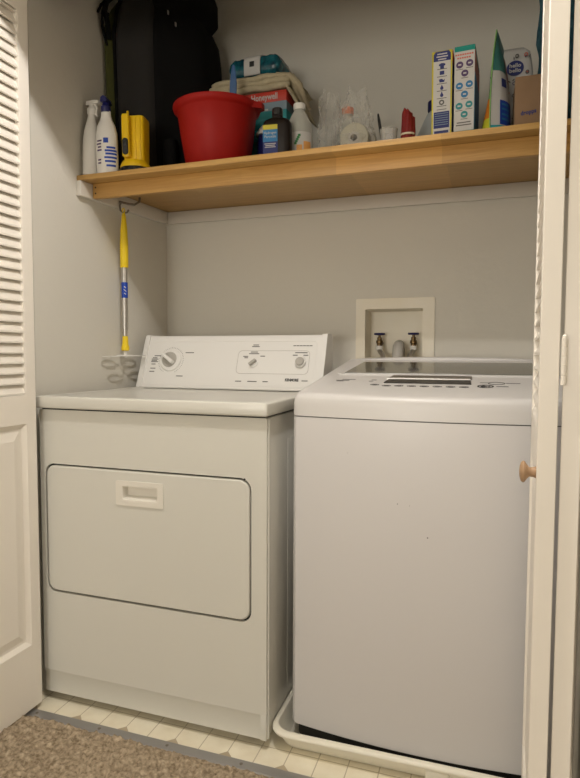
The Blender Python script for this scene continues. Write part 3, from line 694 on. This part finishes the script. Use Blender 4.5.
# red bucket
t = item('plastic_bucket', 'red plastic bucket standing beside the backpack', 'bucket', -.870, 1.808)
b = MB(); b.lathe([(.100, 0), (.103, .002), (.120, .110), (.131, .192), (.136, .196), (.143, .202), (.146, .210), (.145, .217), (.139, .219), (.133, .214), (.128, .192), (.117, .110), (.099, .006)], n=64)
b.loft([[(.137 + dx, sy * .030, .196 + dz) for sy, dz in ((-1, 0), (1, 0), (1, .020), (-1, .020))] for dx in (0,)] + [[(.166, sy * .012, .194 + dz) for sy, dz in ((-1, 0), (1, 0), (1, .018), (-1, .018))]])
b.build('pail', RED, t, sharp=50)
b = MB(); b.box(.004, .020, .128, .140, .215, .240, bev=.003); b.build('handle_tab', CREAM, t)
# brush standing inside the bucket
tb_ = thing('dish_brush', 'blue plastic brush handle sticking up out of the red bucket', 'brush', (-.845, 1.865, shelf_z(1.865) + .006), (TH, R(2), 0))
b = MB(); b.loft([[(x * w, y * d, z) for x, y in circ(0, 0, 1, 12)] for z, w, d in ((.03, .008, .006), (.22, .009, .006), (.275, .013, .007), (.31, .0135, .007), (.345, .009, .006), (.365, .006, .005), (.37, .003, .003))]); b.build('handle', BRUSHB, tb_)
b = MB(); b.box(-.018, .018, -.014, .014, .003, .034, bev=.006); b.build('head', BRUSHB, tb_)

# boxed humidifier behind, with cloth and wipes on top
t = item('appliance_box', 'red, grey and teal printed carton behind the bucket with a folded cloth on it', 'box', -.824, 2.080)
b = MB(); b.box(-.148, .148, -.12, .12, 0, .276, bev=.001, m=1); b.box(-.148, .148, -.12, .12, .276, .312, bev=.001, m=0)
b.box(-.1485, .1485, -.1205, .1205, .246, .2755, m=2); cb = b.build('carton', [REDC, TEALD, GREYB], t)
b = MB(); ftext(b, 'Honeywell', .030, .066, -.1207, .294, 0, .0005, width=.098); b.box(-.01, .08, -.1215, -.1205, .249, .254, m=0); b.box(-.03, .148, -.1213, -.1203, .200, .220, m=1)
b.prism(circ(.06, .17, .05, 24, .03), lambda a, c: (a, -.1203, c), lambda a, c: (a, -.1211, c), 1)
b.build('lettering', [PAPER, AQUA], cb)
# folded cloth
ztc = shelf_z(2.075) + .3135
t = thing('folded_cloth', 'folded cream waffle cloth lying on the red printed carton', 'cloth', (-.812, 2.075, ztc), (TH, 0, 0))
def cloth_layer(x0, x1, y0, y1, z0, z1, seed, drop=0.):
    n, mN = 26, 16; b = MB(); vs = {}
    for side in (0, 1):
        for j in range(mN + 1):
            for i in range(n + 1):
                u, v = i / n, j / mN; x = x0 + (x1 - x0) * u; y = y0 + (y1 - y0) * v
                e = min(u, 1 - u, v * .7, (1 - v) * .7); th = (z1 - z0) * min(1, (e * 9) ** .5 if e > 0 else 0) * .5
                zc = (z0 + z1) / 2 + .006 * noise.noise((x * 18 + seed, y * 18, 0))
                zc = max(zc, z0 + th) if not drop else zc
                over = max(0, x - .136); z = zc + (th if side else -th)
                y += .006 * noise.noise((x * 25, seed, z * 20)); x2 = x
                if drop and over > 0: z -= over * drop; x2 = x - over * .35
                vs[side, j, i] = b.bm.verts.new((x2, y, z))
        for j in range(mN):
            for i in range(n):
                q = [vs[side, j, i], vs[side, j, i + 1], vs[side, j + 1, i + 1], vs[side, j + 1, i]]; b.bm.faces.new(q if side else q[::-1])
    for i in range(n):
        b.bm.faces.new((vs[0, 0, i], vs[0, 0, i + 1], vs[1, 0, i + 1], vs[1, 0, i])) if 0 else None
    bmesh.ops.remove_doubles(b.bm, verts=b.bm.verts, dist=1e-4)
    return b
b = cloth_layer(-.166, .205, -.138, .11, .0, .030, 1, drop=1.15)
b2_ = cloth_layer(-.150, .165, -.132, .11, .030, .056, 4)
tmp = bpy.data.meshes.new('x'); b2_.bm.to_mesh(tmp); b.bm.from_mesh(tmp); bpy.data.meshes.remove(tmp)
# rounded fold rolls along the front and the hanging right corner
for k, (z, r, x0, x1) in enumerate(((.012, .0115, -.150, .150), (.030, .011, -.155, .152), (.046, .010, -.145, .140))):
    pts = [(x0 + (x1 - x0) * i / 16, -.134 + .003 * math.sin(i * 1.3 + k), z + .002 * math.sin(i * .9 + k * 2)) for i in range(17)]
    b.tube(pts, [r * (.55 if i in (0, 16) else 1) for i in range(17)], 10)
for k in range(4):
    y = -.13 + k * .012
    b.tube([(.10, y, .052 - k * .004), (.15, y + .002, .040 - k * .004), (.180, y + .012, .010 - k * .010), (.196 + k * .002, y + .03, -.040 - k * .006)], [.008, .012, .013, .007], 9)
b.build('fabric', CLOTH, t, sharp=180)
t = thing('wet_wipes_pack', 'teal wrapped wipes pack with a white label on top of the folded cloth', 'wipes pack', (-.806, 2.035, ztc + .0655), (TH, R(1), R(-3))); t.scale = (.9, 1, 1)
b = MB(); rings = []
for i in range(25):
    u = i / 24; x = -.112 + .224 * u; e = min(u, 1 - u) * 2; k = min(1, (e * 5.0)) ** .5
    hh = .005 + .033 * k; ww = .055 + .012 * k + .004 * math.sin(i * 2.1) * (1 - k)
    rings.append([(x, ww * math.copysign(abs(math.cos(a)) ** .6, math.cos(a)), .040 + (hh * math.copysign(abs(math.sin(a)) ** .5, math.sin(a))) + .0015 * math.sin(i * 1.9 + 3 * j)) for j, a in enumerate([2 * math.pi * q / 18 for q in range(18)])])
b.loft(rings); b.build('wrapper', TEALF, t, sharp=60)
b = MB()
lp = [(.069 * -1 + .0, .008), (-.0695, .030), (-.0695, .055), (-.064, .070), (-.050, .0785), (-.02, .0800), (.02, .0800)]
b.loft([[(x, y - .0015, z) for y, z in lp] + [(x, y + .002, z - .002) for y, z in lp[::-1]] for x in (-.038, .032)]); lb = b.build('label_flap', PAPER, t, sharp=50)
b = MB(); b.box(-.013, .007, -.0722, -.0712, .034, .052, bev=.0003); b.build('label_mark', BLK, lb)

# dark bottle with flared white lid, half hidden
t = item('dark_bottle', 'dark bottle with a flared white lid between bucket and brown bottle', 'bottle', -.728, 1.905)
b = MB(); b.lathe([(.030, 0), (.034, .004), (.035, .12), (.030, .142)], n=24); b.build('bottle_body', NAVY, t)
b = MB(); b.lathe([(.038, .143), (.039, .148), (.031, .162), (.020, .174), (.012, .182), (.003, .184)], n=28); h = b.build('lid', WHT, t); h['label'] = 'white flared lid'
# peroxide
t = item('peroxide_bottle', 'brown black capped bottle with a blue and yellow label near the shelf edge', 'bottle', -.625, 1.722, 6)
b = MB(); b.loft([rr3(-.044 * k, .044 * k, -.026 * k, .026 * k, z, .018 * k) for z, k in ((0, .93), (.004, 1), (.102, 1), (.112, .96), (.120, .82), (.126, .52), (.128, .36), (.137, .36))]); bb = b.build('bottle_body', BRNB, t)
b = MB(); b.lathe([(.0165, .135), (.0165, .154), (.014, .157)], n=24); b.build('cap', BLKP, t)
b = MB(); b.box(-.040, .006, -.0268, -.0262, .010, .102, m=0); b.box(-.040, .006, -.0270, -.0264, .088, .102, m=1); b.box(-.040, .006, -.0270, -.0264, .010, .052, m=3)
ftext(b, 'Hydrogen', .011, -.017, -.0271, .078, 2, width=.038); ftext(b, 'Peroxide', .011, -.017, -.0271, .067, 2, width=.036)
for z, w in ((.046, .036), (.041, .030), (.036, .034)): mark(b, -.017, z, w, .0022, -.027, 2)
b.build('label_print', [SKY, YELC, PAPER, NAVYP], bb)
# clear bottle with fruit label
t = item('clear_bottle', 'clear white capped bottle with an orange fruit and green leaf label', 'bottle', -.578, 1.800)
b = MB(); b.lathe([(.036, 0), (.041, .004), (.042, .05), (.042, .105), (.038, .128), (.026, .155), (.017, .168), (.016, .176)], n=32); bb = b.build('bottle_body', CLEARB, t)
b = MB(); b.lathe([(.0185, .173), (.0190, .176), (.0190, .190), (.017, .192)], n=24); b.build('cap', WHT, t)
b = MB()
curved(b, -.036, .041, .014, .095, .0422, .0422, 0, 14); curved(b, .003, .020, .016, .055, .0428, .0428, 1, 6); curved(b, .024, .040, .020, .066, .0428, .0428, 1, 6); curved(b, -.030, -.008, .016, .034, .0428, .0428, 1, 6)
for k in range(5): curved(b, -.004 + k * .003, .004 + k * .003, .056 + k * .006, .063 + k * .006, .0432, .0432, 2, 3)
b.build('label_print', [PAPER, ORNP, LEAF], bb)

# crumpled clear bags, orange capped bottle and the tape roll
def crumple(cx, cy, rx, ry, h, seed, taper=.5):
    b = MB(); rings = []; N, K = 48, 30
    for k in range(K + 1):
        u = k / K; w = (1 - taper * u ** 1.5) * min(1, .8 + u); rings.append([])
        for i in range(N):
            a = 2 * math.pi * i / N; p = Vector((math.cos(a) * 1.3 + seed, math.sin(a) * 1.3, u * 3.4))
            q = .30 * noise.noise(p * 1.4) - .34 * abs(noise.noise(p * 2.6)) - .16 * abs(noise.noise(p * 5.5))
            rr = w * (1.05 + q); top = 1 + .35 * noise.noise((math.cos(a) * 1.5, math.sin(a) * 1.5, seed)) * u * u * .5
            rings[-1].append((cx + rx * rr * math.cos(a), cy + ry * rr * math.sin(a), max(.001, h * u * top)))
    b.loft(rings, cap1=False); return b
t = item('plastic_bag', 'crumpled clear plastic bag beside the clear fruit label bottle', 'bag', -.490, 1.850)
crumple(0, 0, .050, .058, .215, 2.3, .45).build('film', FILM, t, sharp=22)
t = item('orange_cap_bottle', 'white bottle with an orange cap half wrapped in a clear bag', 'bottle', -.432, 1.850)
b = MB(); b.lathe([(.030, 0), (.034, .004), (.034, .10), (.028, .125), (.017, .145), (.015, .160)], n=24); b.build('bottle_body', CLEARB, t)
b = MB(); b.lathe([(.0180, .157), (.0185, .159), (.0185, .176), (.0165, .178)], n=24); b.build('cap', ORNG, t)
t = item('tape_roll', 'cream roll of tape standing on edge inside the clear bag', 'tape roll', -.385, 1.745)
b = MB(); T = Matrix.Translation((0, 0, .044)) @ Matrix.Rotation(R(90), 4, 'X')
b.lathe([(.018, -.022), (.042, -.022), (.0435, -.020), (.0435, .020), (.042, .022), (.018, .022), (.018, -.022)], n=40, cap0=False, cap1=False, X=T); b.build('tape', TAPE, t)
b = MB(); b.lathe([(.0100, -.0225), (.0178, -.0225), (.0178, .0225), (.0100, .0225), (.0100, -.0225)], n=32, cap0=False, cap1=False, X=T); b.build('core', PIPE, t)
t = item('plastic_bag', 'clear plastic bag wrapped around the tape roll and orange capped bottle', 'bag', -.392, 1.795)
crumple(0, 0, .064, .090, .200, 7.7, .50).build('film', FILM, t, sharp=22)
t = item('black_clip', 'small black clip lying at the foot of the clear plastic bag', 'clip', -.470, 1.720, 8)
b = MB(); b.box(-.024, .024, -.010, .010, 0, .012, bev=.003); b.build('jaw', BLKP, t)
b = MB(); b.tube([(.010, 0, .010), (.018, 0, .024), (.028, 0, .026), (.032, 0, .014), (.026, 0, .006)], .0035, 8); b.build('loop', BLKP, t)
t = item('pen', 'slim dark pen leaning upright in a clear cup', 'pen', -.300, 1.752)
t.rotation_euler = (TH, R(-9), 0)
b = MB(); b.lathe([(.0015, .008), (.004, .018), (.0045, .095), (.003, .112), (.001, .116)], n=10, X=Matrix.Translation((0, 0, 0))); b.build('barrel', BLKP, t)
t = item('plastic_cup', 'small clear plastic cup holding a dark pen', 'cup', -.286, 1.752)
b = MB(); b.lathe([(.020, 0), (.022, .002), (.026, .062), (.027, .064), (.0245, .062), (.0205, .004)], n=24); b.build('cup_wall', CUPM, t)
# red bundle
t = item('red_cord_bundle', 'dark red bundled cord tied with a pale band', 'cord', -.226, 1.715)
b = MB()
for k, (x, y, h, r) in enumerate(((-.008, 0, .100, .0085), (.001, -.005, .094, .0090), (.008, .003, .084, .0080), (.0, .007, .098, .0080), (-.008, -.003, .084, .0065))):
    b.tube([(x - .002, y, .006), (x - .003, y, h * .3), (x - .001, y, h * .6), (x, y, h * .9), (x + .001, y + .001, h), (x + .006, y + .003, h * .94), (x + .006, y + .004, h * .5), (x + .004, y + .003, .006)], [r, r, r, r, r * .95, r * .8, r, r], 10)
b.build('cord', REDFAB, t, sharp=180)
b = MB(); b.lathe([(.0190, .030), (.0198, .031), (.0198, .034), (.0190, .035)], n=20, sy=.8); b.build('band', CREAM, t)
# milky jug behind the yellow carton
t = item('laundry_jug', 'milky white jug with a navy cap half hidden by the yellow carton', 'jug', -.163, 1.915)
b = MB(); b.lathe([(.064, 0), (.072, .004), (.076, .045), (.070, .068), (.054, .095), (.038, .130), (.027, .150), (.020, .156), (.020, .160)], n=32, sy=.8); b.build('jug_body', JUG, t)
b = MB(); b.lathe([(.026, .157), (.027, .159), (.027, .184), (.024, .187)], n=24, X=Matrix.Translation((.0, 0, 0))); h = b.build('cap', NAVY, t); h['label'] = 'navy cap'

# tall yellow carton
t = item('detergent_carton', 'tall narrow yellow and white carton with navy symbols', 'box', -.1255, 1.752, -2)
b = MB(); b.X = Matrix.Diagonal((1, 1, .975, 1)); W, H_ = .0270, .231; b.box(-W, W, -.085, .085, 0, H_, bev=.0012); cb = b.build('carton', YELC, t)
b = MB(); b.X = Matrix.Diagonal((1, 1, .975, 1)); yf = -.0853
b.box(-W + .0045, W - .0045, yf - .0004, yf, .008, H_ - .010, m=0)
b.prism([(-W + .0045, .2035), (W - .0045, .2035), (W - .0045, .222), (W - .010, .229), (-W + .010, .229), (-W + .0045, .222)], lambda a, c: (a, yf - .0009, c), lambda a, c: (a, yf, c), 1)
for z, w in ((.222, .026), (.215, .030), (.208, .022)): mark(b, 0, z, w, .003, yf - .0009, 0)
def shirt(z):
    b.prism([(-.005, z - .007), (.005, z - .007), (.005, z), (.0085, z + .001), (.0085, z + .005), (.003, z + .0075), (-.003, z + .0075), (-.0085, z + .005), (-.0085, z + .001), (-.005, z)], lambda a, c: (a, yf - .0009, c), lambda a, c: (a, yf, c), 1)
shirt(.190)
b.box(-.006, .006, yf - .0009, yf, .167, .177, m=1)
b.prism([(-.008, .155), (-.006, .147), (.006, .147), (.008, .155), (.004, .152), (0, .156)], lambda a, c: (a, yf - .0009, c), lambda a, c: (a, yf, c), 1)
disc(b, 0, .131, .0045, yf - .0003, 1); b.prism([(-.003, .134), (.003, .134), (0, .141)], lambda a, c: (a, yf - .0009, c), lambda a, c: (a, yf, c), 1)
disc(b, 0, .112, .0045, yf - .0003, 1); b.prism([(-.003, .115), (.003, .115), (0, .123)], lambda a, c: (a, yf - .0009, c), lambda a, c: (a, yf, c), 1)
b.plate(circ(0, .093, .0075, 8), [circ(0, .093, .0035, 8)], lambda a, c: (a, yf - .0009, c), lambda a, c: (a, yf, c), 2)
for z in (.182, .162, .143, .124, .104, .083, .074): mark(b, 0, z, .026, .0016, yf - .0006, 2)
b.box(-W + .0065, W - .0065, yf - .0009, yf, .024, .068, m=1)
for z in (.063, .057, .051, .045, .039, .033): mark(b, 0, z, .036, .0016, yf - .0011, 3)
b.box(-.019, .019, yf - .0009, yf, .010, .017, m=1)
b.box(W - .0002, W + .0005, -.084, .084, .002, .200, m=4); b.box(W - .0002, W + .0007, -.084, .084, .200, H_ - .002, m=5)
b.build('print', [PAPER, NAVYP, GREY, GREYB, NAVYP, REDC], cb)
# teal and white carton
t = item('detergent_carton', 'tall white carton with teal ends and rows of round symbols', 'box', -.0655, 1.755, -3)
b = MB(); b.X = Matrix.Diagonal((1, 1, .95, 1)); W, H_ = .0265, .243; b.box(-W, W, -.085, .085, 0, H_, bev=.0012); cb = b.build('carton', TEAL, t)
b = MB(); b.X = Matrix.Diagonal((1, 1, .95, 1)); b.box(-W + .0004, W - .0004, yf - .0004, yf, .012, .228, m=0)
for z, w in ((.219, .050), (.210, .040)):
    for k in range(int(w / .006)): mark(b, -w / 2 + .003 + k * .006, z, .0048, .0042, yf - .0006, 4)
for row, mm in ((.192, 1), (.135, 2), (.080, 3)):
    for x, z in ((-.0125, row), (.0130, row + .002), (.001, row - .024)):
        disc(b, x, z, .0093, yf - .0004, mm); b.box(x - .004, x + .004, yf - .0014, yf - .0008, z - .002, z + .002, m=0, X=None); mark(b, x, z - .0125, .018, .0014, yf - .0006, 5)
for z, w in ((.034, .036), (.027, .040)): mark(b, 0, z, w, .0028, yf - .0006, 5)
mark(b, 0, .007, .046, .004, yf - .0002, 0)
b.box(W - .0002, W + .0005, -.084, .084, .004, .170, m=6); b.box(W - .0002, W + .0005, -.084, .084, .170, .228, m=4)
b.build('print', [PAPER, PLUM, SKY, TEALD, CORAL, GREY, SKY], cb)
t = item('dark_bottle', 'low dark bottle behind the cartons and the bright pouch', 'bottle', -.002, 1.90)
b = MB(); b.lathe([(.026, 0), (.030, .004), (.030, .062), (.020, .078), (.014, .082), (.014, .090)], n=20); b.build('bottle_body', BRNB, t)
b = MB(); b.lathe([(.016, .088), (.016, .104), (.014, .106)], n=18); b.build('cap', REDFAB, t)

# stand-up pouch seen on its edge
t = item('standup_pouch', 'bright stand up pouch seen on edge in orange, teal and blue', 'pouch', .009, 1.745, -9)
b = MB(); Z = [0, .02, .04, .07, .09, .11, .14, .16, .185, .21, .23, .245, .256]
def halfw(z, s):
    if z > .248: return .0008
    return .037 * max(.03, 1 - z / .150) if s < 0 else .041 * max(.02, 1 - (z / .250) ** 2.6)
def lean(z): return .014 * (z / .256) ** 3
ny_ = 12
for s, mats_ in ((-1, ((.04, 1), (.09, 0), (.12, 2), (1, 3))), (1, ((.02, 5), (.165, 4), (1, 3)))):
    G = []
    for z in Z:
        G.append([b.bm.verts.new((lean(z) + s * (halfw(z, s) * math.sin(math.pi * (j / ny_)) ** .45 + .0006), -.068 + .13 * j / ny_, z)) for j in range(ny_ + 1)])
    for i in range(len(Z) - 1):
        zm = (Z[i] + Z[i + 1]) / 2; mi = next(m_ for lim, m_ in mats_ if zm < lim)
        for j in range(ny_):
            f = b.bm.faces.new((G[i][j], G[i][j + 1], G[i + 1][j + 1], G[i + 1][j])); f.material_index = mi
b.build('film', [ORY, LIME, GRN, TEALG, PAPER, AQUA, PLUM, BRICK], t, sharp=60)
b = MB(); b.loft([[(lean(z) - .0012, -.078, z), (lean(z) + .0012, -.078, z), (lean(z) + .0012, -.066, z), (lean(z) - .0012, -.066, z)] for z in Z]); h = b.build('side_seal', GRN, t); h['label'] = 'green side seal'
b = MB()
def pouch_patch(y0, y1, z0, z1, m, e=.0012):
    G = []
    for i in range(6):
        z = z0 + (z1 - z0) * i / 5; row = []
        for j in range(6):
            y = y0 + (y1 - y0) * j / 5; q = max(0, min(1, (y + .068) / .13))
            row.append(b.bm.verts.new((lean(z) + halfw(z, 1) * math.sin(math.pi * q) ** .45 + .0006 + e, y, z)))
        G.append(row)
    for i in range(5):
        for j in range(5): b.bm.faces.new((G[i][j], G[i][j + 1], G[i + 1][j + 1], G[i + 1][j])).material_index = m
pouch_patch(-.058, .02, .022, .085, 0); pouch_patch(-.052, -.03, .120, .142, 1); pouch_patch(-.020, .055, .135, .205, 3)
for z in (.072, .060, .046, .034): pouch_patch(-.054, -.020, z, z + .005, 2, .0018)
b.build('print', [BLUE, NAVYP, SKY, BRICK], t)

# patterned white pack
t = item('diaper_pack', 'white patterned soft pack with a round navy logo behind the cardboard box', 'pack', .054, 1.935)
b = MB(); rings = []
for z, kx, ky in ((0, .90, .85), (.01, 1, 1), (.10, 1.02, 1), (.20, 1.0, 1), (.255, .95, .9), (.292, .80, .7), (.308, .55, .4), (.313, .3, .1)):
    rings.append([(a + .002 * math.sin(z * 60 + a * 50), c, z) for a, c in rrect(-.062 * kx, .062 * kx, -.055 * ky, .055 * ky, .020 * min(kx, ky), 5)])
b.loft(rings); pk = b.build('wrapper', PAPER, t, sharp=60)
b = MB(); yp = -.0562
b.prism(circ(.010, .238, .024, 28, .021), lambda a, c: (a, yp, c), lambda a, c: (a, yp + .004, c), 0)
ftext(b, 'hello', .015, .010, yp - .0003, .245, 1, .0003, width=.032); ftext(b, 'bello', .015, .010, yp - .0003, .231, 1, .0003, width=.032)
rnd = random.Random(3)
for k in range(150):
    x, z = rnd.uniform(-.055, .055), rnd.uniform(.03, .275)
    if abs(x - .010) < .031 and abs(z - .238) < .027: continue
    m = rnd.choice((2, 3, 4))
    if k % 3 == 0: b.plate(circ(x, z, .0055, 10), [circ(x, z, .0032, 10)], lambda a, c: (a, yp, c), lambda a, c: (a, yp + .003, c), m)
    else: b.box(-.0035, .0035, 0, .003, -.0012, .0012, m=m, X=Matrix.Translation((x, yp, z)) @ Matrix.Rotation(rnd.uniform(0, 3), 4, 'Y'))
b.build('print', [NAVYP, PAPER, PLUM, GREY, CORAL], pk)
# small cardboard box
t = item('cardboard_box', 'small brown cardboard box at the right end beside the door', 'box', .122, 1.742, 0)
b = MB(); b.box(-.064, .064, -.080, .080, 0, .128, bev=.001); b.box(-.0642, .0642, -.002, .002, .1278, .1284, bev=.0001); cb = b.build('carton', CARD, t)
b = MB(); ftext(b, 'dropps', .015, -.030, -.0802, .036, 0, .0005, width=.038, rot=6); b.build('lettering', NAVYP, cb)
# blue fleece
t = item('fleece_blanket', 'blue fuzzy rolled blanket standing upright at the right end of the shelf', 'blanket', .188, 1.975)
b = MB(); rings = []
for k in range(40):
    z = k / 39 * .58
    rings.append([((.058 + .006 * noise.noise((math.cos(a) * 3, math.sin(a) * 3, z * 22)) + .004 * math.sin(z * 40)) * math.cos(a), (.075 + .006 * noise.noise((math.cos(a) * 4, 5, z * 25))) * math.sin(a), z) for a in [2 * math.pi * i / 28 for i in range(28)]])
b.loft(rings); b.build('roll', BLUEFUZ, t, sharp=180)

# ------------------------------------------------------------------ camera and light
yaw, pitch, roll, fpx = .326009, .0584799, .00374723, 576.702
f0 = Vector((-math.sin(yaw), math.cos(yaw), 0)); r0 = Vector((math.cos(yaw), math.sin(yaw), 0)); u0 = Vector((0, 0, 1))
f2 = f0 * math.cos(pitch) - u0 * math.sin(pitch); u2 = u0 * math.cos(pitch) + f0 * math.sin(pitch)
r3 = r0 * math.cos(roll) + u2 * math.sin(roll); u3 = u2 * math.cos(roll) - r0 * math.sin(roll)
cd = bpy.data.cameras.new('camera'); cam = bpy.data.objects.new('camera', cd); COL.objects.link(cam)
cd.sensor_fit = 'VERTICAL'; cd.sensor_height = 36; cd.lens = fpx / 778 * 36; cd.clip_start = .02
cam.matrix_world = Matrix(((r3.x, u3.x, -f2.x, 0), (r3.y, u3.y, -f2.y, 0), (r3.z, u3.z, -f2.z, 1.07), (0, 0, 0, 1)))
SC.camera = cam
def light(name, kind, loc, power, color, size):
    l = bpy.data.lights.new(name, kind); l.energy = power; l.color = color
    if kind == 'POINT': l.shadow_soft_size = size
    else: l.size = size
    o = bpy.data.objects.new(name, l); o.location = loc; COL.objects.link(o); return o
light('hall_ceiling_lamp', 'POINT', (-.36, .86, 2.37), 47, (1, .955, .91), .02)
o = light('hall_fill_light', 'AREA', (-.9, -3.2, 1.15), 58, (1, .945, .855), 1.3); o.rotation_euler = (R(90), 0, 0)  # added fill behind the camera to brighten the closet, no known source
w = bpy.data.worlds.new('w'); SC.world = w; w.use_nodes = True; w.node_tree.nodes['Background'].inputs[0].default_value = (.5, .45, .4, 1); w.node_tree.nodes['Background'].inputs[1].default_value = .05
vs = SC.view_settings; vs.view_transform = 'Standard'; vs.look = 'None'; vs.gamma = 1; vs.use_curve_mapping = False; vs.exposure = -.15
